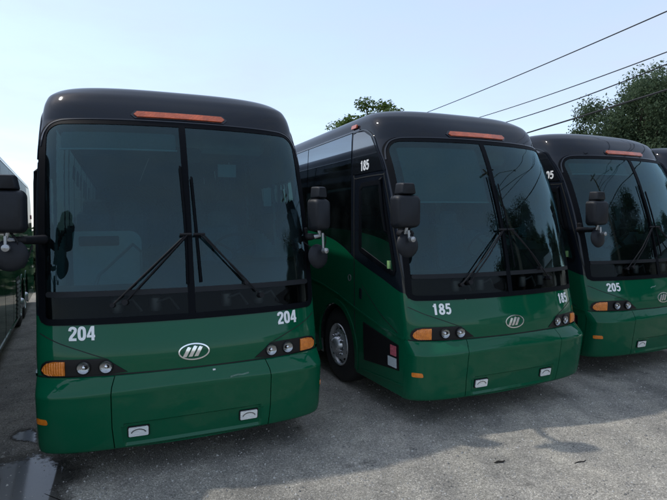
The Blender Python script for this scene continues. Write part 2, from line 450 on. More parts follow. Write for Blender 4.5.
# ------------------------------------------------------------------ the coach
def make_coach():
    root = empty('coach_bus')
    body = shell(0., 'body_shell', 'body', root)
    lin = shell(.055, 'interior_lining', 'lining', root, True)
    # ---- windshield: two panes, crossbar, lower panes, seal
    up = lambda x0, x1, rs: rrect(x0, x1, 1.652, 3.172, .1, 8, rs=rs)
    MB().fill(up(-1.195, -.022, (.01, .01, .01, .148)), fmap, 30, 40, 0, .004).build('windshield', 'windshield', root)
    MB().fill(up(.022, 1.195, (.01, .01, .148, .01)), fmap, 30, 40, 0, .004).build('windshield', 'windshield', root)
    MB().fill(rrect(-1.195, -.022, 1.405, 1.612, .04, 4, rs=(.05, .01, .01, .02)), fmap, 30, 6, 0, .004).build('lower_windshield', 'lowglass', root)
    MB().fill(rrect(.022, 1.195, 1.405, 1.612, .04, 4, rs=(.01, .05, .02, .01)), fmap, 30, 6, 0, .004).build('lower_windshield', 'lowglass', root)
    ring = dense(rrect(-1.212, 1.212, 1.395, 3.192, .1, 8, rs=(.06, .06, .16, .16)), .05, True)
    MB().strip(ring, .055, fmap, .009, .03, True).build('windshield_seal', 'seal', root)
    MB().fill(rrect(-1.18, 1.18, 1.604, 1.652, .02, 3), fmap, 50, 3, .03, .010).build('windshield_crossbar', 'bar', root)
    MB().fill(rrect(-.030, .030, 1.40, 3.175, .004, 2), fmap, 2, 50, .03, .012).build('center_post', 'seal', root)
    # chrome-thin trim over the windshield (lip of the roof cap)
    lip = smooth_path([(-1.23, 2.95), (-1.2, 3.10), (-1.10, 3.195), (-.85, 3.216), (0, 3.218), (.85, 3.216), (1.10, 3.195), (1.2, 3.10), (1.23, 2.95)], 10)
    MB().strip(lip, .012, fmap, .012, .014).build('roof_cap_lip', 'black', root)
    # ---- roof lamp cluster
    rl = MB().fill([(-.43, 3.275), (-.40, 3.25), (.40, 3.25), (.43, 3.275), (.40, 3.305), (-.40, 3.305)], fmap, 30, 4, .02, .022).build('roof_lamp', 'ambermk', root)
    MB().fill([(-.46, 3.275), (-.42, 3.238), (.42, 3.238), (.46, 3.275), (.42, 3.318), (-.42, 3.318)], fmap, 30, 4, .015, .009).build('lamp_base', 'black', rl)
    # ---- hood seams
    for sg in (-1, 1):
        MB().strip(dense(smooth_path([(sg*1.235, 1.30), (sg*1.10, 1.23), (sg*.92, 1.16), (sg*.70, 1.075)], 8), .03), .007, fmap, .0025, .004).build('panel_seam', 'seam', root)
    # ---- headlights
    for sg in (-1, 1):
        hp = [(1.235, 1.0), (1.222, 1.045), (1.19, 1.075), (1.12, 1.087), (.76, 1.088), (.70, 1.070), (.62, 1.01), (.555, .962), (.70, .951), (1.0, .941), (1.18, .942), (1.225, .962)]
        h = MB().fill([(sg*x, z) for x, z in hp], fmap, 40, 10, .02, .006, flip=False).build('headlight', 'headblack', root)
        am = [(1.04, .955), (1.04, 1.072), (1.13, 1.072), (1.175, 1.06), (1.205, 1.03), (1.213, 1.0), (1.20, .97), (1.17, .955)]
        MB().fill([(sg*x, z) for x, z in am], lambda X, z, off: fmap(X, z, off+(.0022*math.sin(X*330)-.9*(z-1.012)**2 if off > 0 else 0)), 64, 16, .015, .018).build('turn_signal', 'amber', h)
        for X in (.896, .722):
            c = fmap(sg*X, 1.018, .004); n = (fmap(sg*X, 1.018, .1)-c).normalized()
            n = (n+Vector((0, -1.2, 0))).normalized()
            l = MB().lathe([(.058, .0), (.058, .016), (.054, .020), (.050, .016), (.048, .0)], c, n, 32).build('lamp', 'headblack', h)
            MB().lathe([(.050, .016), (.047, .013), (.036, .007), (.020, .003), (.012, .002)], c, n, 32).build('reflector', 'lens', l)
            MB().lathe([(.013, .001), (.013, .012), (.009, .016), (0, .017)], c, n, 16).build('bulb', 'chrome', l)
    # ---- bumper
    bz = smooth_path([(.285, -.02), (.30, .010), (.34, .028), (.55, .045), (.74, .062), (.80, .070), (.835, .066), (.88, .044), (.925, .018), (.938, .004)], 4)
    bzz = [p[0] for p in bz]; boo = [p[1] for p in bz]
    def bpar(z):
        """half width, nose y, corner depth, exponent of the bumper outline at height z"""
        w, y0, D = prof_at(z); t = min(1, max(0, (z-.80)/.14)); b = min(1, max(0, (.36-z)/.08))
        return 1.281-.006*t-.014*b, y0-float(np.interp(z, bzz, boo)), .34, 3.1-1.0*t
    def bpt(X, z):
        w, y0, D, n = bpar(z); q = min(abs(X)/w, .9999)
        return Vector((X, y0+D*(1-(1-q**n)**(1/n)), z))
    def bpos(X, z, off=0.):
        p = bpt(X, z)
        if off == 0: return p
        e = .006; n = (bpt(X+e, z)-bpt(X-e, z)).cross(bpt(X, z+e)-bpt(X, z-e)); n.normalize()
        return p+(n if n.y < 0 else -n)*off
    def bside(sg):
        def f(y, z, off=0.):
            def P(y, z):
                w, y0, D, n = bpar(z); q = min(max((y-y0)/D, 0), 1)
                return Vector((sg*w*(1-(1-q)**n)**(1/n), y, z))
            e = .006; p = P(y, z); n = (P(y+e, z)-P(y-e, z)).cross(P(y, z+e)-P(y, z-e)); n.normalize()
            return p+(n if n.x*sg > 0 else -n)*off
        return f
    zl = [p[0] for p in bz]
    def seamx(z): return float(np.interp(z, [.28, .5, .80, .86, .94], [.672, .690, .690, .682, .655]))
    def bumper_seg(f0, f1, nu, name):
        mb = MB(); n = nu+1
        zz = sorted(set([round(z, 4) for z in zl]+[.40, .45, .50, .515, .53, .60, .66]))
        for z in zz:
            a, b = f0(z), f1(z)
            for k in range(n):
                X = a+(b-a)*k/nu
                rec = 0.
                if abs(X) < .60 and .325 < z < .525: rec = -.016
                mb.v.append(tuple(bpos(X, z, rec)))
        for i in range(len(zz)-1):
            for k in range(nu): mb.f.append((i*n+k, i*n+k+1, (i+1)*n+k+1, (i+1)*n+k))
        # returns at both ends and along the bottom
        for kk in (0, nu):
            o = len(mb.v)
            for i, z in enumerate(zz):
                X = f0(z) if kk == 0 else f1(z); mb.v.append(tuple(bpos(X, z, -.05)))
            for i in range(len(zz)-1): mb.f.append((i*n+kk, o+i, o+i+1, (i+1)*n+kk))
        o = len(mb.v)
        for k in range(n):
            v = mb.v[k]; mb.v.append((v[0], v[1]+.25, v[2]+.005))
        for k in range(nu): mb.f.append((k+1, k, o+k, o+k+1))
        return mb.build(name, 'green', root, sharp=30)
    bumper_seg(lambda z: -seamx(z)+.004, lambda z: seamx(z)-.004, 64, 'bumper')
    for sg in (-1, 1):
        # corner segment: wraps round to the side, parametrised by angle
        mb = MB(); nu = 30; n = nu+1
        for z in zl:
            w, y0, D, n_ = bpar(z); x0 = seamx(z)+.004; t0 = math.asin((x0/w)**(n_/2))
            for k in range(n):
                t = t0+(PI/2-t0)*k/nu
                mb.v.append((sg*w*math.sin(t)**(2/n_), y0+D*(1-max(math.cos(t), 0)**(2/n_)), z))
        R = len(zl)
        for i in range(R-1):
            for k in range(nu): mb.f.append((i*n+k, i*n+k+1, (i+1)*n+k+1, (i+1)*n+k))
        for kk in (0, nu):
            o = len(mb.v)
            for i in range(R):
                v = Vector(mb.v[i*n+kk]); mb.v.append(tuple(v+Vector((-sg*.03*(kk > 0), .05*(kk == 0), 0))))
            for i in range(R-1): mb.f.append((i*n+kk, o+i, o+i+1, (i+1)*n+kk))
        o = len(mb.v)
        for k in range(n):
            v = mb.v[k]; mb.v.append((v[0]*(1-.12*k/nu), v[1]+.25*(1-k/nu), v[2]+.005))
        for k in range(nu): mb.f.append((k+1, k, o+k, o+k+1))
        bc = mb.build('bumper_corner', 'green', root, sharp=30)
        MB().fill(rrect(.095+.08*(sg > 0), .185+.07*(sg > 0), .568, .615, .012, 3), bside(sg), 8, 4, .02, .006).build('side_marker', 'amber', bc)
    MB().strip(dense([(-1.235, .944), (-1.0, .944), (1.0, .944), (1.235, .944)], .05), .012, fmap, .003, .004).build('bumper_seam', 'seam', root)
    for sg in (-1, 1):
        bx = lambda X, z, off: bpos(X, z, off)
        f = MB().fill(rrect(sg*.481-.090, sg*.481+.090, .392, .490, .010, 3), bx, 6, 6, .03, -.004).build('fog_light', 'headblack', root)
        l = MB(); l.fill(rrect(sg*.481-.080, sg*.481+.080, .400, .482, .01, 3), bx, 6, 6, .03, .006); l.build('fog_lens', 'foglens', f)
        b = MB(); fx, fz = sg*.481, .441          # reflector arc behind the lens
        b.strip([(fx+.060*math.cos(t), fz-.018+.042*math.sin(t)-.0) for t in np.linspace(PI*.08, PI*.92, 12)], .010, bpos, .008, .003)
        b.build('fog_reflector', 'lens', f)
    # ---- emblem
    em = MB(); ez = 1.086; a, b2 = .130, .068
    em.strip([(a*math.cos(2*PI*k/40), ez+b2*math.sin(2*PI*k/40)) for k in range(40)], .011, fmap, .008, .008, True)
    sl = .55
    def bar(x0, wd, z0, z1, k=sl, o=0.):
        em.fill([(x0+k*z0, ez+z0), (x0+wd+k*z0, ez+z0), (x0+wd+k*z1, ez+z1), (x0+k*z1, ez+z1)], fmap, 3, 4, .006, .007+o)
    bar(-.078, .034, -.042, .036); bar(-.028, .034, -.042, .044); bar(.022, .034, -.042, .036)
    for x0, z1 in ((-.078, .036), (-.028, .044), (.022, .036)):      # hooked tops
        em.fill([(x0-.012+sl*z1, ez+z1-.020), (x0+.004+sl*z1, ez+z1-.020), (x0+.022+sl*z1, ez+z1+.006), (x0+.004+sl*z1, ez+z1+.006)], fmap, 3, 2, .006, .0076)
    em.build('emblem', 'chrome', root)
    # ---- wipers
    def path(P, off): return [fmap(x, z, o) for (x, z), o in zip(P, off)]
    for sg, rods, blade, top in ((-1, [[(-.555, 1.545), (-.015, 2.115)], [(-.655, 1.525), (-.045, 2.10)]], [(-.048, 2.76), (-.030, 2.2), (-.032, 1.68)], (-.03, 2.115)),
                                 (1, [[(.64, 1.535), (.10, 2.115)], [(.50, 1.66), (.13, 2.11)]], [(.048, 2.66), (.066, 2.15), (.085, 1.69)], (.09, 2.115))):
        wp = MB()
        for rd in rods:
            wp.tube([fmap(*rd[0], .035), fmap((rd[0][0]*.5+rd[1][0]*.5), (rd[0][1]+rd[1][1])/2, .062), fmap(*rd[1], .05)], .0075, 8)
        wp.tube([fmap(rods[0][0][0], rods[0][0][1], -.01), fmap(rods[0][0][0], rods[0][0][1], .06)], .026, 12)
        wp.tube([fmap(rods[1][0][0], rods[1][0][1], -.01), fmap(rods[1][0][0], rods[1][0][1], .05)], .02, 12)
        wp.tube([fmap(top[0]-.05, 2.118, .05), fmap(top[0]+.05, 2.118, .05)], .012, 8)
        w = wp.build('wiper', 'rubber', root)
        bl = MB(); bd = smooth_path(blade, 6)
        bl.tube([fmap(x, z, .035) for x, z in bd], .0075, 6); bl.tube([fmap(x+.012, z, .018) for x, z in bd], .006, 4)
        bl.build('wiper_blade', 'seal', w)
    # ---- sides
    for sg in (-1, 1):
        mp = smap(sg); fl = sg > 0
        def belt(y): return float(np.interp(y, [0, .23, .8, 1.5, 1.8, 2.23, 3.27, 5, 14], [1.395, 1.42, 1.575, 1.775, 1.9, 2.02, 2.14, 2.2, 2.2]))
        ys = [1.58, 3.1, 4.62, 6.14, 7.66, 9.18, 10.7, 12.2]
        for a, b in zip(ys[:-1], ys[1:]):
            a2, b3 = a+.012, b-.012
            bot = [(a2+(b3-a2)*k/8, belt(a2+(b3-a2)*k/8)+.03) for k in range(9)]
            if sg > 0 and a < 2: bot = [(a2+(b3-a2)*k/8, max(belt(a2+(b3-a2)*k/8)+.03, 1.9)) for k in range(9)]
            # column-wise fill: u along y
            mb = MB(); n = 9; rows = 15
            for r in range(rows):
                for k in range(n):
                    y, z0 = bot[k]; mb.v.append(tuple(mp(y, z0+(3.385-z0)*r/(rows-1), .007)))
            for r in range(rows-1):
                for k in range(n-1): mb.f.append((r*n+k, r*n+k+1, (r+1)*n+k+1, (r+1)*n+k))
            edge = [(r, 0) for r in range(rows)]+[(rows-1, k) for k in range(1, n)]+[(r, n-1) for r in range(rows-2, -1, -1)]+[(0, k) for k in range(n-2, 0, -1)]
            o = len(mb.v)
            for r, k in edge:
                y, z0 = bot[k]; mb.v.append(tuple(mp(y, z0+(3.385-z0)*r/(rows-1), -.006)))
            for j in range(len(edge)):
                e0, e1 = edge[j], edge[(j+1) % len(edge)]
                mb.f.append((e0[0]*n+e0[1], o+j, o+(j+1) % len(edge), e1[0]*n+e1[1]))
            mb.build('side_window', 'tintglass', root, sharp=30)
        # drip rail over the windows and a hairline through the glass
        MB().strip(dense([(1.38, 3.40), (1.6, 3.40), (13.2, 3.40)], .3), .02, mp, .014, .014).build('drip_rail', 'black', root)
        # quarter panel above the door
        qp = [(1.545, 2.845), (1.545, 3.36), (1.45, 3.375), (1.25, 3.35), (1.08, 3.27), (.96, 3.12), (.84, 2.95), (.775, 2.835)]
        MB().fill(qp, mp, 12, 12, .012, .007).build('quarter_panel', 'blackglass', root)
        MB().strip(dense(smooth_path([(1.55, 3.385), (1.25, 3.375), (1.03, 3.27), (.92, 3.12), (.80, 2.95), (.735, 2.83)], 6), .04), .012, mp, .012, .014).build('pillar_trim', 'black', root)
        MB().fill(rrect(1.46, 1.60, 3.43, 3.475, .01, 3), mp, 6, 4, .02, .03).build('roof_marker', 'ambermk', root)
        # crease lines, arch lip and rocker trim
        cr = smooth_path([(4.4, 1.395), (3.04, 1.377), (2.28, 1.298), (1.5, 1.135), (1.07, 1.045), (.70, .99), (.31, .950)], 10)
        MB().strip(cr, .026, mp, .012, .014).build('body_crease', 'green', root)
        for wy, nm in WHEELS:
            arc = [(wy+.625*math.cos(t), .52+.625*math.sin(t)) for t in np.linspace(-.32, PI+.32, 40)]
            MB().strip(arc, .075, mp, .012, .03).build('wheel_arch', 'green', root)
            # wheel well
            well = MB(); r = .60; n = 24
            o = 0
            for d in (1.24, .72):
                for k in range(n+1):
                    t = PI*k/n; well.v.append((sg*d, wy+r*math.cos(t), .45+(.0 if False else 0)+r*math.sin(t)+.05))
            for k in range(n): well.f.append((k, k+1, n+1+k+1, n+1+k))
            well.f.append(tuple(n+1+k for k in range(n+1)))
            well.build('wheel_well', 'seam', root)
            make_wheel(root, sg, wy)
        tr = dense([(.29, .425), (1.36, .358)], .1)
        MB().strip(tr, .018, mp, .012, .014).build('rocker_trim', 'green', root)
        tr2 = dense([(2.85, .36), (8.6, .36)], .3)
        MB().strip(tr2, .018, mp, .012, .014).build('rocker_trim', 'green', root)
        for y in (3.1, 4.5, 5.9, 7.3):      # luggage bay door gaps
            MB().strip(dense([(y, .32), (y, 1.30)], .1), .010, mp, .0025, .004).build('bay_seam', 'seam', root)
        MB().strip(dense([(.275, .31), (.275, .95)], .1), .012, mp, .004, .006).build('panel_seam', 'seam', root)
        # engine louvres near the rear
        lv = MB()
        for k in range(9):
            z = .40+k*.085
            lv.fill([(7.95, z), (8.60, z), (8.60, z+.05), (7.95, z+.05)], lambda y, zz, off, z=z: mp(y, zz, off-(zz-z)*.5), 4, 2, .02, .028)
        lv.build('engine_louvre', 'louvre', root)
        MB().fill(rrect(7.90, 8.65, .36, 1.20, .03, 3), mp, 4, 6, .008, .006).build('louvre_frame', 'seam', root)
        MB().fill(rrect(13.45, 13.55, 2.5, 2.62, .02, 3), mp, 3, 3, .02, .02).build('tail_marker', 'stickred', root)
    # ---- entrance door (on the image-left side of the front)
    mp = smap(-1)
    dr = MB().strip(dense(smooth_path([(1.50, .33), (1.50, 1.6), (1.50, 2.74), (1.45, 2.79), (.80, 2.785), (.735, 2.74), (.55, 2.2), (.33, 1.46), (.315, 1.42)], 6), .05), .014, mp, .004, .006).build('door', 'seam', root)
    fr_ = dense(DOORWIN, .05, True)
    MB().strip(fr_, .055, mp, .010, .02, True).build('door_frame', 'seal', dr)
    # glass by its own shape (row convex)
    MB().fill(DOORWIN, mp, 12, 20, 0, .003).build('door_window', 'sideglass', dr)
    MB().fill([(1.262, .503), (1.262, .985), (.434, .855), (.434, .570)], mp, 10, 8, .012, .008).build('door_kick_panel', 'headblack', dr)
    MB().fill(rrect(.475, .600, .72, .835, .004, 2), mp, 3, 3, .004, .012).build('sticker', 'stickred', dr)['label'] = 'red square sticker'
    MB().fill(rrect(.475, .660, .585, .695, .004, 2), mp, 3, 3, .004, .012).build('sticker', 'stickwhite', dr)['label'] = 'white square sticker'
    MB().fill(rrect(.60, .655, 1.70, 1.79, .004, 2), mp, 2, 2, .004, .012).build('sticker', 'stickgreen', dr)['label'] = 'small yellow green sticker on the glass'
    MB().fill(rrect(1.29, 1.335, 1.27, 1.40, .01, 3), mp, 3, 3, .015, .02).build('door_handle', 'black', dr)
    lk = [(1.636+.04*math.cos(2*PI*k/20), 1.51+.04*math.sin(2*PI*k/20)) for k in range(20)]
    MB().strip(lk, .010, mp, .007, .006, True).build('door_lock', 'steel', dr)
    MB().strip(dense(smooth_path([(1.30, 1.45), (.85, 1.16), (.45, .99)], 8), .05), .008, mp, .003, .004).build('door_seam', 'seam', dr)
    # driver window
    mpl = smap(1)
    MB().strip(dense(DRVWIN, .05, True), .06, mpl, .010, .02, True).build('window_frame', 'seal', root)
    MB().fill(DRVWIN, mpl, 10, 12, 0, .003).build('driver_window', 'sideglass', root)
    # grab rail on the door pillar
    MB().tube([(-1.262, .80, 2.74), (-1.288, .80, 2.72), (-1.292, .79, 2.62), (-1.292, .74, 2.35), (-1.290, .68, 2.13), (-1.262, .67, 2.10)], .020, 8).build('grab_rail', 'seal', root)
    # ---- mirrors
    def mirror(sg, cx, cy, yaw, w, dz, rz):
        T = Matrix.Translation((cx, cy, 2.33+dz)) @ Matrix.Rotation(yaw, 4, 'Z')
        m = MB(); 
        def rbox(x0, x1, y0, y1, z0, z1, r, tp=0.):
            P = rrect(x0, x1, z0, z1, r, 5); n = len(P); o = len(m.v)
            prof = [(y0, .80), (y0+.012, .90), (y0+.035, .965), (y0+.07, 1.0), (y1, 1.0)]
            cxx, czz = (x0+x1)/2, (z0+z1)/2
            for y, s in prof:
                for x, z in P: m.v.append(tuple(T @ Vector((cxx+(x-cxx)*s*(1-tp*(z-z0)/(z1-z0)), y, czz+(z-czz)*s))))
            for i in range(len(prof)-1):
                for k in range(n):
                    k2 = (k+1) % n; m.f.append((o+i*n+k, o+i*n+k2, o+(i+1)*n+k2, o+(i+1)*n+k))
            m.f.append(tuple(o+k for k in range(n))[::-1]); m.f.append(tuple(o+(len(prof)-1)*n+k for k in range(n)))
        rbox(-w/2, w/2, -.08, .07, -.165, .165, .05, -.04)
        mm = m.build('side_mirror', 'plastic', root, sharp=50)
        m = MB(); rbox(-w*.36, w*.36, -.06, .06, .168, .288, .02, .22)
        # taper the cap upward
        m2 = m.build('mirror_cap', 'plastic', mm, sharp=50)
        m = MB(); m.fill(rrect(-w*.46, w*.46, -.15, .15, .035, 4), lambda x, z, off: T @ Vector((x, .072+off, z)), 4, 4, .004, .001); m.build('mirror_glass', 'chrome', mm)
        c = T @ Vector((-sg*.02, .0, rz-2.33)); ax = T.to_3x3() @ Vector((0, -1, .12))
        m = MB().lathe([(0, .040), (.05, .038), (.095, .028), (.12, .010), (.128, -.008), (.12, -.02), (0, -.02)], c, ax, 28)
        m.build('convex_mirror', 'plastic', mm)
        m = MB().tube([T @ Vector((0, 0, -.165)), T @ Vector((0, 0, -.215)), (cx-sg*.05, cy+.02, 2.10+dz)], .022, 8)
        m.tube([T @ Vector((0, -.05, -.19)), T @ Vector((.0, -.055, rz-2.33+.07))], .012, 8)
        m.lathe([(.0, .0), (.028, .0), (.028, .05), (0, .06)], T @ Vector((-sg*.01, -.07, rz-2.33+.06)), T.to_3x3() @ Vector((0, -1, 0)), 12)
        m.build('mirror_clamp', 'steel', mm)
        MB().tube(smooth_path([tuple(T @ Vector(p)) for p in ((.02, .02, -.16), (.075, -.01, -.24), (.06, .0, -.36), (.10, .03, -.44))]+[(cx-sg*.16, cy+.10, 2.06+dz)], 6), .008, 6).build('mirror_cable', 'rubber', mm)
        MB().strip(rrect(-w*.505, w*.505, -.168, .168, .05, 5), .006, lambda x, z, off: T @ Vector((x*1.004, .045, z*1.004)) + T.to_3x3() @ Vector((0, off, 0)), .004, .004, True).build('housing_seam', 'seam', mm)
        bx = sg*1.215; by = fpos(sg*1.2, 2.1).y+.06
        m = MB(); m.tube([(cx+sg*.02, cy+.02, 2.105+dz), (cx-sg*.10, cy+.06, 2.105+dz), ((cx+bx)/2, (cy+by)/2, 2.10+dz), (bx, by, 2.10+dz)], [.028, .032, .036, .045], 10)
        m.box(bx-.03, bx+.035, by-.05, by+.06, 1.96+dz, 2.20+dz, .012)
        m.build('mirror_arm', 'rubber', mm)
    mirror(-1, -1.45, .0, 0., .275, 0., 1.99)
    mirror(1, 1.325, .30, .35, .19, -.02, 1.90)
    # ---- inside
    MB().box(-1.2, 1.2, 1.95, 13.4, 1.22, 1.30).build('floor', 'floorin', root)
    MB().box(-1.15, 1.15, .45, 1.94, .86, .92).build('cab_floor', 'floorin', root)
    MB().box(-1.2, 1.2, 1.90, 1.948, .93, 1.30).build('step_riser', 'floorin', root)
    # dashboard, hump on the driver side
    d = MB(); xs = np.linspace(-1.14, 1.14, 30)
    hz = lambda x: 1.665+.205*(1/(1+math.exp(-(x+.12)/.075)))-.02*max(0, x-.8)
    secs = []
    for x in xs:
        h = hz(x); f = fpos(float(x), 1.62).y
        secs.append([(x, f+.20, 1.36), (x, f+.18, 1.58), (x, f+.10, 1.635), (x, f+.16, h-.03), (x, f+.30, h), (x, f+.52, h-.01), (x, f+.62, h-.06), (x, f+.66, h-.2), (x, f+.66, 1.0)])
    n = 9
    for s_ in secs: d.v += [tuple(map(float, p)) for p in s_]
    for i in range(len(xs)-1):
        for k in range(n-1): d.f.append((i*n+k, (i+1)*n+k, (i+1)*n+k+1, i*n+k+1))
    d.build('dashboard', 'dash', root)
    for x0 in (-.62, -.30, .34, .66):       # wiper motors and ducts behind the lower glass
        f0 = fpos(x0, 1.5).y
        mo = MB(); mo.lathe([(0, -.02), (.045, -.02), (.05, 0), (.05, .10), (.03, .12), (0, .12)], (x0, f0+.14, 1.46), (0, 0, 1), 16); mo.tube([(x0, f0+.10, 1.52), (x0+.12, f0+.10, 1.56), (x0+.2, f0+.12, 1.44)], .012, 6)
        mo.build('wiper_motor', 'steel', root)
    bn = MB(); bn.lathe([(.10, 0), (.09, .05), (.0, .07)], (.62, fpos(.62, 1.9).y+.52, 1.84), (0, -.35, 1), 20); bn.build('instrument_binnacle', 'dash', root)
    stw = MB(); c = Vector((.62, 1.22, 1.93)); axw = Vector((0, .75, .65)).normalized(); u = Vector((1, 0, 0)); w = axw.cross(u)
    stw.tube([c+(u*math.cos(2*PI*k/28)+w*math.sin(2*PI*k/28))*.24 for k in range(29)], .016, 8, False)
    for a in (PI*.5, PI*1.17, PI*1.83): stw.tube([c-axw*.03, c+(u*math.cos(a)+w*math.sin(a))*.24], .014, 6)
    stw.tube([c, c-axw*.45], .035, 8)
    stw.build('steering_wheel', 'rubber', root)
    def seat(x, y, z, w, name='passenger_seat'):
        s_ = MB()
        s_.box(x-w/2, x+w/2, y, y+.46, z+.36, z+.48, .04)
        T = Matrix.Translation((x, y+.44, z+.42)) @ Matrix.Rotation(-.16, 4, 'X')
        s_.box(-w/2, w/2, 0, .11, 0, .72, .045, T); s_.box(-w*.32, w*.32, -.01, .10, .66, .90, .045, T)
        s_.box(x-.05, x+.05, y+.1, y+.35, z, z+.36)
        return s_.build(name, 'seat', root)
    seat(.62, 1.42, 1.10, .5, 'driver_seat')
    for y in (2.7, 3.55, 4.4):
        for x in (-.92, -.45, .45, .92): seat(x, y, 1.30, .44)
    pp = MB(); pp.fill(rrect(-1.12, -.34, 1.35, 2.16, .1, 5, rs=(.02, .02, .14, .03)), lambda x, z, off: Vector((x, 2.25-off, z)), 6, 6, .03, 0.); pp.build('modesty_panel', 'pale', root)
    # window in the panel, stair rail
    MB().fill(rrect(-1.05, -.60, 1.98, 2.10, .02, 3), lambda x, z, off: Vector((x, 2.24-off, z)), 3, 3, .006, .004).build('panel_slot', 'dash', root)
    MB().tube([(-.35, 2.2, 1.30), (-.35, 2.15, 1.9), (-.45, 1.9, 2.0), (-.80, 1.3, 1.70), (-.88, 1.15, 1.45)], .018, 8).build('stair_rail', 'steel', root)
    MB().box(-1.0, 1.0, 1.2, 1.9, 3.02, 3.30, .05).build('overhead_console', 'lining', root)
    MB().fill(rrect(-.12, .22, 2.86, 3.02, .04, 4), lambda x, z, off: Vector((x, .86-off, z)), 3, 3, .02, 0).build('inside_mirror', 'plastic', root)
    return root

def sun_shade(root, zb):
    mb = MB(); P = rrect(-1.10, -.06, zb, 3.14, .03, 3)
    mb.fill(P, lambda x, z, off: fmap(x, z, off-.07), 14, 10, .006, 0.)
    s = mb.build('sun_shade', 'shade', root)
    MB().tube([fmap(x, zb, -.07) for x in np.linspace(-1.11, -.05, 12)], .009, 6).build('shade_bar', 'pale', s)

G = 'green and black coaches parked in a row'
coach = make_coach()
spec = [  # x, y, yaw deg, number, z, label
    (-1.2534, 4.5318, 22.42, '204', 0., 'green and black coach numbered 204, nearest to the camera'),
    (2.0516, 5.7902, 24.69, '185', .0, 'green and black coach numbered 185, between coaches 204 and 205'),
    (4.8711, 7.5456, 25.34, '205', .0, 'green and black coach numbered 205, on the right of coach 185'),
    (7.72, 9.25, 25.5, None, 0., 'coach showing only a black roof corner beyond coach 205'),
    (-3.95, 2.75, 27.3, None, 0., 'coach whose green louvred side shows left of coach 204'),
]
coaches = []
for i, (x, y, a, num, z, lab) in enumerate(spec):
    c = coach if i == 0 else copy_tree(coach)
    coaches.append(c)
for c, (x, y, a, num, z, lab) in zip(coaches, spec):
    c.location = (x, y, z); c.rotation_euler = (0, 0, math.radians(a))
    tag(c, lab, 'bus', G)
    if num:
        zz = 1.300 if num == '204' else 1.275
        for X in (-.905, .912): number(c, num, lambda u, v, off=0., X=X: fmap(X+u, zz+v, .003+off))
        number(c, num, lambda u, v, off=0.: smap(-1)((1.00 if num == '205' else 1.21)-u, 2.935+v, .010+off), .125)
        number(c, num, lambda u, v, off=0.: smap(1)(1.19+u, 2.93+v, .010+off), .125)
        sc_ = MB()
        if num == '204':
            sc_.fill([(.155, .905), (.178, .905), (.178, .918), (.155, .918)], lambda X, z, off: fmap(X, z, .033+off), 2, 2, .006, .002)
            sc_.build('paint_chip', 'white', c)
            sc_ = MB(); sc_.strip(smooth_path([(.30, .838), (.36, .848), (.41, .846), (.47, .853)], 5), .012, lambda X, z, off: fmap(X, z, .078+off), .002, .01); sc_.build('scuff', 'scuff', c)
        elif num == '185':
            sc_.fill([(-.62, 1.365), (-.575, 1.370), (-.580, 1.382), (-.60, 1.378)], fmap, 2, 2, .003, .003); sc_.build('paint_chip', 'white', c)
        else:
            sc_.strip([(-.24, 1.235), (-.20, 1.25), (-.16, 1.25), (-.12, 1.262)], .014, fmap, .002, .004); sc_.build('scuff', 'scuff', c)
        if num == '204':
            for ch in c.children:
                if ch.name.startswith('side_mirror') and ch.data.vertices[0].co.x < 0: ch.location = (.05, 0, 0)
            MB().box(.42, .62, 1.02, 1.03, 2.74, 2.88, .003, None).build('pale_card', 'pale_card', c)  # two thin pale cards inside the right pane
            MB().box(.90, .99, .92, .93, 2.42, 2.62, .003, None).build('pale_card', 'pale_card', c)
        else:
            for ch in c.children:
                if ch.name.startswith('side_mirror') and ch.data.vertices[0].co.x > 0: ch.location = (-.02, 1.0, 0)   # folded back
        sun_shade(c, {'204': 2.96, '185': 2.47, '205': 2.96}[num])

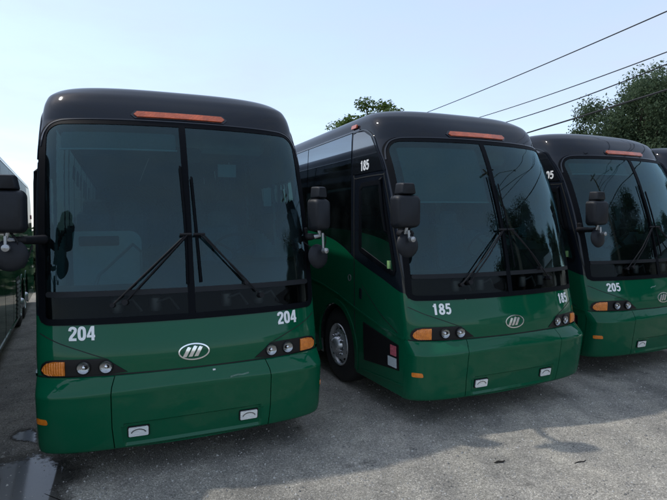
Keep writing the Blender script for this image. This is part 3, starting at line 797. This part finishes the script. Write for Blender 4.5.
# ------------------------------------------------------------------ ground
def ground_mat():
    m, nt, N, L, b = new_mat('gravel asphalt')
    g = N.new('ShaderNodeNewGeometry')
    def noise(s, d=4, r=.55):
        n = N.new('ShaderNodeTexNoise'); n.inputs['Scale'].default_value = s; n.inputs['Detail'].default_value = d; n.inputs['Roughness'].default_value = r
        L.new(g.outputs['Position'], n.inputs['Vector']); return n
    def ramp(src, stops):
        r = N.new('ShaderNodeValToRGB'); e = r.color_ramp.elements
        e[0].position, e[0].color = stops[0][0], (*stops[0][1], 1); e[1].position, e[1].color = stops[-1][0], (*stops[-1][1], 1)
        for p, c in stops[1:-1]:
            q = e.new(p); q.color = (*c, 1)
        L.new(src, r.inputs[0]); return r
    vo = N.new('ShaderNodeTexVoronoi'); vo.inputs['Scale'].default_value = 105; L.new(g.outputs['Position'], vo.inputs['Vector'])
    sp = N.new('ShaderNodeSeparateColor'); L.new(vo.outputs['Color'], sp.inputs[0])
    st = ramp(sp.outputs[0], [(0, (.172, .162, .142)), (.35, (.268, .254, .224)), (.7, (.342, .325, .287)), (.94, (.43, .405, .355)), (1, (.64, .60, .54))])
    big = noise(.55, 6, .6); mid = noise(3.5, 5, .6)
    r1 = ramp(big.outputs['Fac'], [(.30, (.55, .56, .57)), (.42, (.82, .83, .83)), (.55, (1.0, 1.0, .99)), (.72, (1.22, 1.2, 1.16))])
    r2 = ramp(mid.outputs['Fac'], [(.3, (.78, .78, .79)), (.7, (1.16, 1.15, 1.13))])
    m1 = N.new('ShaderNodeMix'); m1.data_type = 'RGBA'; m1.blend_type = 'MULTIPLY'; m1.inputs[0].default_value = 1
    L.new(st.outputs[0], m1.inputs[6]); L.new(r1.outputs[0], m1.inputs[7])
    m2 = N.new('ShaderNodeMix'); m2.data_type = 'RGBA'; m2.blend_type = 'MULTIPLY'; m2.inputs[0].default_value = 1
    L.new(m1.outputs[2], m2.inputs[6]); L.new(r2.outputs[0], m2.inputs[7])
    # oil drips and damp spots, and tracks worn along the driving direction
    dr = noise(1.7, 7, .7); r3 = ramp(dr.outputs['Fac'], [(.0, (1, 1, 1)), (.60, (1, 1, 1)), (.66, (.62, .62, .63)), (1, (.55, .55, .56))])
    mpg = N.new('ShaderNodeMapping'); mpg.inputs['Rotation'].default_value = (0, 0, math.radians(-24)); mpg.inputs['Scale'].default_value = (2.6, .22, 1); L.new(g.outputs['Position'], mpg.inputs['Vector'])
    tn = N.new('ShaderNodeTexNoise'); tn.inputs['Scale'].default_value = 1.; tn.inputs['Detail'].default_value = 6; L.new(mpg.outputs[0], tn.inputs['Vector'])
    r4 = ramp(tn.outputs['Fac'], [(.32, (.80, .80, .81)), (.5, (1, 1, 1)), (.7, (1.12, 1.11, 1.08))])
    m3 = N.new('ShaderNodeMix'); m3.data_type = 'RGBA'; m3.blend_type = 'MULTIPLY'; m3.inputs[0].default_value = 1
    L.new(m2.outputs[2], m3.inputs[6]); L.new(r3.outputs[0], m3.inputs[7])
    m4 = N.new('ShaderNodeMix'); m4.data_type = 'RGBA'; m4.blend_type = 'MULTIPLY'; m4.inputs[0].default_value = 1
    L.new(m3.outputs[2], m4.inputs[6]); L.new(r4.outputs[0], m4.inputs[7])
    L.new(m4.outputs[2], b.inputs['Base Color'])
    b.inputs['Roughness'].default_value = .85; b.inputs['Specular IOR Level'].default_value = .3
    fine = noise(160, 3)
    ad = N.new('ShaderNodeMath'); ad.operation = 'MULTIPLY_ADD'; ad.inputs[1].default_value = -.9
    L.new(vo.outputs['Distance'], ad.inputs[0]); L.new(fine.outputs['Fac'], ad.inputs[2])
    bp = N.new('ShaderNodeBump'); bp.inputs['Strength'].default_value = .55; bp.inputs['Distance'].default_value = .008
    L.new(ad.outputs[0], bp.inputs['Height']); L.new(bp.outputs[0], b.inputs['Normal'])
    return m
g = MB(); R = 1500
g.add([(-R, -R, 0), (R, -R, 0), (R, R, 0), (-R, R, 0)], [(0, 1, 2, 3)])
tag(g.build('ground', ground_mat(), None, smooth=False), kind='structure')

# puddles: irregular thin sheets of dark water
def puddle_mat():
    m, nt, N, L, b = new_mat('puddle water')
    b.inputs['Base Color'].default_value = (.10, .095, .085, 1); b.inputs['Roughness'].default_value = .07; b.inputs['IOR'].default_value = 1.33
    b.inputs['Specular IOR Level'].default_value = .45
    tc = N.new('ShaderNodeNewGeometry'); n = N.new('ShaderNodeTexNoise'); n.inputs['Scale'].default_value = 6; L.new(tc.outputs['Position'], n.inputs['Vector'])
    bp = N.new('ShaderNodeBump'); bp.inputs['Strength'].default_value = .03; bp.inputs['Distance'].default_value = .01
    L.new(n.outputs['Fac'], bp.inputs['Height']); L.new(bp.outputs[0], b.inputs['Normal'])
    # stones break the water surface: more of them towards the rim
    n2 = N.new('ShaderNodeTexNoise'); n2.inputs['Scale'].default_value = 14; n2.inputs['Detail'].default_value = 8; n2.inputs['Roughness'].default_value = .7
    L.new(tc.outputs['Position'], n2.inputs['Vector'])
    at = N.new('ShaderNodeAttribute'); at.attribute_name = 'depth'
    ad = N.new('ShaderNodeMath'); ad.operation = 'ADD'; L.new(n2.outputs['Fac'], ad.inputs[0]); L.new(at.outputs['Fac'], ad.inputs[1])
    mr = N.new('ShaderNodeMapRange'); mr.inputs[1].default_value = .60; mr.inputs[2].default_value = .80; L.new(ad.outputs[0], mr.inputs[0])
    tr = N.new('ShaderNodeBsdfTransparent'); tr.inputs[0].default_value = (.66, .66, .66, 1); t2 = N.new('ShaderNodeBsdfTransparent')
    wet = N.new('ShaderNodeMapRange'); wet.inputs[1].default_value = .30; wet.inputs[2].default_value = .50; L.new(ad.outputs[0], wet.inputs[0])
    mw = N.new('ShaderNodeMixShader'); L.new(wet.outputs[0], mw.inputs[0]); L.new(t2.outputs[0], mw.inputs[1]); L.new(tr.outputs[0], mw.inputs[2])
    mx = N.new('ShaderNodeMixShader'); L.new(mr.outputs[0], mx.inputs[0]); L.new(mw.outputs[0], mx.inputs[1]); L.new(b.outputs[0], mx.inputs[2])
    L.new(mx.outputs[0], N['Material Output'].inputs['Surface'])
    return m
PM = puddle_mat()
def ragged(pts, amp, rng, it=4):
    for _ in range(it):
        q = []
        for i in range(len(pts)):
            a, b = pts[i], pts[(i+1) % len(pts)]
            l = math.hypot(b[0]-a[0], b[1]-a[1]); k = rng.uniform(-amp, amp)*l
            q += [a, ((a[0]+b[0])/2-(b[1]-a[1])/(l+1e-6)*k, (a[1]+b[1])/2+(b[0]-a[0])/(l+1e-6)*k)]
        pts = q
    return pts
rng = random.Random(3)
for P in ([(-3.6, 4.70), (-3.14, 4.72), (-2.98, 4.80), (-2.92, 4.92), (-2.80, 4.86), (-2.6, 4.70), (-2.36, 4.60), (-2.28, 4.42), (-2.36, 4.28), (-2.25, 4.10), (-2.0, 3.9), (-2.01, 3.5), (-2.9, 3.3), (-3.7, 3.6)],
          [(-3.42, 5.33), (-3.43, 5.47), (-3.32, 5.52), (-3.19, 5.37), (-3.06, 5.14), (-3.17, 5.20), (-3.29, 5.22)]):
    pts = ragged(P, .12, rng, 3)
    cx = sum(p[0] for p in pts)/len(pts); cy = sum(p[1] for p in pts)/len(pts)
    mb = MB(); n = len(pts); dep = []
    for k, (sc_, d) in enumerate(((1.7, -.40), (1.25, -.12), (1.0, .10), (.8, .30), (.5, .45))):
        mb.v += [(cx+(x-cx)*sc_, cy+(y-cy)*sc_, .005) for x, y in pts]; dep += [d]*n
    for k in range(4):
        for q in range(n):
            q2 = (q+1) % n; mb.f.append((k*n+q, k*n+q2, (k+1)*n+q2, (k+1)*n+q))
    mb.f.append(tuple(4*n+q for q in range(n)))
    o = mb.build('puddle_water', PM, None, smooth=False)
    at = o.data.attributes.new('depth', 'FLOAT', 'POINT'); at.data.foreach_set('value', dep)
    tag(o, kind='structure')

# loose stones on the surface
def stones():
    mb = MB(); rg = random.Random(11)
    for i in range(15000):
        u = rg.random(); y = 2.9+7*u**1.6; x = rg.uniform(-.95, .85)*y
        s = rg.choice([.004, .005, .006, .008, .010, .013])*rg.uniform(.7, 1.3)
        if rg.random() < .01: s *= 1.8
        a = rg.uniform(0, PI)
        ca, sa = math.cos(a), math.sin(a)
        P = []
        for dx, dy, dz in ((1, 0, 0), (0, .8, 0), (-1, 0, 0), (0, -.8, 0), (.1, .1, .7)):
            dx *= rg.uniform(.7, 1.2); dy *= rg.uniform(.7, 1.2)
            P.append((x+(dx*ca-dy*sa)*s, y+(dx*sa+dy*ca)*s, .001+dz*s*rg.uniform(.7, 1.3)))
        mb.add(P, [(0, 1, 4), (1, 2, 4), (2, 3, 4), (3, 0, 4)])
    m, nt, N, L, b = new_mat('loose stone')
    gi = N.new('ShaderNodeNewGeometry'); r = N.new('ShaderNodeValToRGB'); L.new(gi.outputs['Random Per Island'], r.inputs[0])
    r.color_ramp.elements[0].color = (.11, .108, .10, 1); r.color_ramp.elements[1].color = (.46, .445, .41, 1)
    L.new(r.outputs[0], b.inputs['Base Color']); b.inputs['Roughness'].default_value = .9
    tag(mb.build('gravel', m, None, smooth=False), 'grey loose gravel scattered over the lot', 'gravel', kind='stuff')
stones()
# twigs lying in the sunlit gravel
M['bark'] = simple('bark', (.07, .052, .038), .9, noise=.4, nscale=14, bump=.6, bscale=30)
M['twig'] = simple('dark twig', (.02, .016, .013), .9, noise=.4, nscale=30)
for (x, y, a, l, lab) in ((1.51, 4.61, .1, .075, 'short thick dark twig on the sunlit gravel before coach 185'), (2.25, 4.6, .25, .10, 'thin curved dark twig on the sunlit gravel, right of a shorter twig')):
    o = empty('twig', (x, y, 0), a); o.location = (0, 0, 0); COL.objects.unlink(o); bpy.data.objects.remove(o)
    mb = MB(); l *= .75; k = .009 if l < .07 else .005
    mb.tube([(-l, 0, k), (-l*.3, .012, k*1.2), (l*.4, .006, k), (l, .03, k*1.1)], [k*.5, k, k*.9, k*.4], 6)
    t = mb.build('twig', 'twig'); t.location = (x, y, 0); t.rotation_euler = (0, 0, a)
    tag(t, lab, 'twig')

# ------------------------------------------------------------------ trees
def leaf_mat(name, c0, c1):
    m, nt, N, L, b = new_mat(name)
    gi = N.new('ShaderNodeNewGeometry'); r = N.new('ShaderNodeValToRGB'); L.new(gi.outputs['Random Per Island'], r.inputs[0])
    r.color_ramp.elements[0].color = (*c0, 1); r.color_ramp.elements[1].color = (*c1, 1)
    L.new(r.outputs[0], b.inputs['Base Color']); b.inputs['Roughness'].default_value = .55
    b.inputs['Specular IOR Level'].default_value = .12
    out = N['Material Output']; tl = N.new('ShaderNodeBsdfTranslucent'); L.new(r.outputs[0], tl.inputs[0])
    mx = N.new('ShaderNodeMixShader'); mx.inputs[0].default_value = .42
    L.new(b.outputs[0], mx.inputs[1]); L.new(tl.outputs[0], mx.inputs[2]); L.new(mx.outputs[0], out.inputs['Surface'])
    return m
M['leafA'] = leaf_mat('dark leaves', (.046, .074, .042), (.092, .132, .07))
M['leafB'] = leaf_mat('bright leaves', (.045, .085, .018), (.11, .16, .04))

def make_tree(seed, H, cr, base, leafm, nclump=90, per=110, ls=.20):
    rg = random.Random(seed)
    root = empty('tree')
    tk = MB(); th = H*.62
    tk.tube([(0, 0, -.1), (.05, .02, th*.3), (-.1, .06, th*.65), (.08, -.05, th)], [H*.026, H*.02, H*.015, H*.007], 10)
    cl = []
    cz = (base+H)/2; hz = (H-base)/2
    while len(cl) < nclump:
        p = Vector((rg.uniform(-1, 1), rg.uniform(-1, 1), rg.uniform(-1, 1)))
        if not .35 < p.length < 1: continue
        lump = .78+.30*math.sin(p.x*5+seed)*math.cos(p.y*4+seed*2)+.15*math.sin(p.z*7+seed*3)
        q = Vector((p.x*cr, p.y*cr, p.z*hz))*lump
        q.z += cz
        cl.append((q, rg.uniform(.55, 1.15)*cr*.26))
    for q, r in cl[::4]:
        a = Vector((0, 0, rg.uniform(th*.35, th)))
        tk.tube([a, a.lerp(q, .5)+Vector((0, 0, .25)), q], [H*.009, H*.006, H*.002], 5)
    tk.build('trunk', 'bark', root)
    lf = MB()
    for q, r in cl:
        for k in range(per):
            d = Vector((rg.gauss(0, 1), rg.gauss(0, 1), rg.gauss(0, .8))).normalized()*r*(rg.random()**.45)
            c = q+d
            n = (d.normalized()*.6+Vector((rg.gauss(0, .6), rg.gauss(0, .6), rg.gauss(.3, .6)))).normalized()
            u = n.orthogonal().normalized(); u = Quaternion(n, rg.uniform(0, 6.28)) @ u; w = n.cross(u)
            s = ls*rg.uniform(.6, 1.3)
            lf.add([c-u*s, c+w*s*.5+n*s*.12, c+u*s, c-w*s*.5+n*s*.12], [(0, 1, 2, 3)])
    lf.build('crown', leafm, root, smooth=False)
    return root
tA = make_tree(1, 11.0, 4.8, 2.0, 'leafA', 190, 420, .10)
tB = make_tree(5, 13.3, 4.4, 4.0, 'leafB', 170, 300, .125)
GT = 'broad dark trees beyond the right end of the row'
trees = [  # x y scale rot label
    (tA, 23.6, 33.0, 1.07, .3, 'broad dark green tree behind coach 205 under the cables, the larger of the two there'),
    (None, 18.6, 32.0, .96, 2.1, 'lower dark green tree behind coach 205, left shoulder of the dark foliage'),
    (None, 27.5, 30.0, 1.12, 1.9, 'dark green tree beyond the lower right of the cables, at the right edge'),
    (None, 26.5, 20.0, .85, 4.0, None), (None, 24.5, 11.0, .62, 1.2, None), (None, 15.8, 2.8, .74, 5.1, None), (None, 44.0, -6.0, 1.1, 2.8, None), (None, 46.0, 5.0, 1.2, .9, None)]
for src, x, y, s, r, lab in trees:
    o = src or copy_tree(tA)
    o.location = (x, y, 0); o.scale = (s, s, s) if x != 18.6 else (s*.88, s*.88, s); o.rotation_euler = (0, 0, r)
    tag(o, lab or 'broad dark green tree past the right edge, mirrored in the coach windshields', 'tree', GT if lab else 'trees mirrored in the windshields')
tB.location = (3.9, 45.5, 0); tB.scale = (1.35, 1.35, .935)
tag(tB, 'bright green leafy treetop showing above the roof of coach 185', 'tree')

# hedge added behind the lot to darken the reflection in the left coach
def hedge():
    rg = random.Random(21); mb = MB(); 
    for k in range(9000):
        x = rg.uniform(-32, -8.2); t = rg.random()
        z = rg.uniform(.05, 2.0+.25*math.sin(x*1.7)+.15*math.sin(x*4.1)); y = rg.gauss(0, .30)
        n = Vector((rg.gauss(0, .5), rg.gauss(-.5, .5), rg.gauss(.3, .5))).normalized(); u = n.orthogonal().normalized(); u = Quaternion(n, rg.uniform(0, 6.28)) @ u; w_ = n.cross(u); q = rg.uniform(.12, .22); c = Vector((x, y, z))
        mb.add([c-u*q, c+w_*q*.6, c+u*q, c-w_*q*.6], [(0, 1, 2, 3)])
    r = empty('hedge', (0, 18.4, 0)); mb.build('foliage', 'leafA', r, smooth=False)
    st = MB()
    for k in range(26): st.tube([(-31.5+.9*k, 0, -.05), (-31.5+.9*k+rg.uniform(-.1, .1), .05, 1.5)], [.04, .015], 5)
    st.build('stems', 'bark', r)
    tag(r, 'low dark green hedge added to darken the reflection on the left coach, in the gap left of coach 204', 'hedge')
hedge()

# ------------------------------------------------------------------ overhead cables
M['cable'] = simple('black cable', (.012, .013, .015), .7, noise=.2)
A = Vector((4.85, 25., 0)); D = Vector((3.25, -12.5, 0))
cab = [('topmost of the four cables, thin, crossing the sky above coach 205', [(0.003, 7.73), (.664, 7.38), (.994, 7.27)], .016),
       ('second highest cable, thin, crossing the sky just below the topmost', [(.375, 6.48), (.769, 6.32), (.996, 6.30)], .014),
       ('third cable down, close below the second, running into the tree', [(.495, 5.94), (.77, 5.91), (.997, 6.01)], .016),
       ('lowest and thickest of the four cables, passing in front of the dark trees', [(.586, 5.33), (.831, 5.38), (.997, 5.39)], .024)]
for lab, p, r in cab:
    s = [q[0] for q in p]; z = [q[1] for q in p]
    co = np.polyfit(s, z, 2); co[0] = max(co[0], .08)
    # refit offset and slope for the fixed sag
    c1 = np.polyfit(s, [zz-co[0]*ss**2 for ss, zz in zip(s, z)], 1)
    f = lambda t: co[0]*t*t+c1[0]*t+c1[1]
    mb = MB(); mb.tube([A+D*t+Vector((0, 0, f(t))) for t in np.linspace(-1.3, 1.692, 50)], r, 6)
    tag(mb.build('overhead_cable', 'cable'), lab, 'cable', 'overhead cables crossing the sky')

# a lamp on a timber pole under the cables, seen mirrored in the windshields; unseen pale shed added for its reflection
M['timber'] = simple('weathered timber', (.16, .13, .10), .85, noise=.35, nscale=6)
M['lampglass'] = simple('lamp bowl', (.55, .57, .55), .2, coat=.5, noise=.05)
M['shedwall'] = simple('pale shed wall', (.42, .46, .42), .6, noise=.08, nscale=1.5)
M['shedroof'] = simple('grey shed roof', (.22, .23, .24), .5, noise=.12, nscale=2)
pl = empty('street_lamp', (10.35, 3.85, 0))
MB().tube([(0, 0, -.1), (0, 0, 5), (0, 0, 9.2)], [.15, .125, .095], 12).build('pole', 'timber', pl)
MB().tube([(0, 0, 7.9), (.5, 1.1, 8.35), (1.2, 2.6, 8.4)], .035, 8).build('arm', 'steel', pl)
h_ = MB().lathe([(0, .10), (.10, .09), (.16, .04), (.17, 0), (.15, -.03), (.0, -.03)], (1.32, 2.86, 8.36), (0, 0, 1), 16).build('lamp_head', 'steel', pl)
MB().lathe([(.14, -.03), (.10, -.09), (0, -.11)], (1.32, 2.86, 8.36), (0, 0, 1), 16).build('lamp_bowl', 'lampglass', h_)
MB().box(-.06, .06, -.9, .9, 8.6, 8.72, .01).build('crossarm', 'timber', pl)
tag(pl, 'timber pole with a street lamp, mirrored in the windshield of coach 185', 'street lamp')
sh = empty('shed', (29, -3, 0))
MB().box(0, 9, -13, 12, 0, 5.2, .02).build('wall', 'shedwall', sh)
rf = MB(); rf.add([(-.4, -13.4, 5.1), (-.4, 12.4, 5.1), (4.5, 12.4, 6.6), (4.5, -13.4, 6.6), (9.4, 12.4, 5.1), (9.4, -13.4, 5.1)], [(0, 1, 2, 3), (3, 2, 4, 5), (0, 3, 5), (1, 4, 2)]); rf.build('roof', 'shedroof', sh, smooth=False)
for y in (-9, -2, 5): MB().box(-.05, .02, y, y+3.6, 0, 3.8, .01).build('door', 'shedroof', sh)
tag(sh, 'long low pale shed, unseen, added to reflect as a light band in the windshields', 'shed')

# ------------------------------------------------------------------ sky, sun, camera
to_sun = Vector((-2.3, .38, 3.4)).normalized()
elev = math.asin(to_sun.z); az = math.atan2(to_sun.x, to_sun.y)
w = bpy.data.worlds.new('World'); sc.world = w; w.use_nodes = True
N, L = w.node_tree.nodes, w.node_tree.links
bg = N['Background']
sky = N.new('ShaderNodeTexSky'); sky.sky_type = 'NISHITA'; sky.sun_disc = False
sky.sun_elevation = elev; sky.sun_rotation = az % (2*PI)
sky.air_density = 1.0; sky.dust_density = 1.0; sky.ozone_density = 1.5; sky.altitude = 100
tc = N.new('ShaderNodeTexCoord'); mpn = N.new('ShaderNodeMapping'); mpn.inputs['Scale'].default_value = (1.2, 1.2, 4.5)
L.new(tc.outputs['Generated'], mpn.inputs['Vector'])
cn = N.new('ShaderNodeTexNoise'); cn.inputs['Scale'].default_value = 2.4; cn.inputs['Detail'].default_value = 9; cn.inputs['Roughness'].default_value = .6
L.new(mpn.outputs[0], cn.inputs['Vector'])
cr_ = N.new('ShaderNodeMapRange'); cr_.inputs[1].default_value = .38; cr_.inputs[2].default_value = .80; cr_.inputs[3].default_value = .55; cr_.inputs[4].default_value = .85
L.new(cn.outputs['Fac'], cr_.inputs[0])
mx = N.new('ShaderNodeMix'); mx.data_type = 'RGBA'; mx.inputs[7].default_value = (2.02, 2.24, 2.58, 1)
L.new(cr_.outputs[0], mx.inputs[0]); L.new(sky.outputs[0], mx.inputs[6])
L.new(mx.outputs[2], bg.inputs['Color'])
bg.inputs["Strength"].default_value = .145
sl = bpy.data.lights.new('sun', 'SUN'); sl.energy = 1.0; sl.angle = math.radians(1.5); sl.color = (1, .95, .87)
so = bpy.data.objects.new('sun', sl); COL.objects.link(so); so.rotation_euler = (-to_sun).to_track_quat('-Z', 'Y').to_euler(); so.location = (-10, 0, 20)

cam = bpy.data.cameras.new('camera'); co = bpy.data.objects.new('camera', cam); COL.objects.link(co); sc.camera = co
pitch, roll, f, h = -4.60367558e-02, -1.08770737e-02, 512.812, 2.18751
cp, sp = math.cos(pitch), math.sin(pitch); cr, sr = math.cos(roll), math.sin(roll)
Rm = Matrix(((cr, -sr, 0), (sr, cr, 0), (0, 0, 1))) @ Matrix(((1, 0, 0), (0, sp, -cp), (0, cp, sp)))
Mw = Matrix((Rm[0], -Rm[1], -Rm[2])).transposed().to_4x4(); Mw.translation = (0, 0, h)
co.matrix_world = Mw
cam.sensor_width = 36; cam.lens = 36*f/667; cam.clip_start = .05; cam.clip_end = 4000
sc.view_settings.view_transform = 'Standard'; sc.view_settings.look = 'None'; sc.view_settings.exposure = 1.22; sc.view_settings.gamma = 1
sc.view_settings.use_curve_mapping = False
sc.render.resolution_x = 1024; sc.render.resolution_y = 768
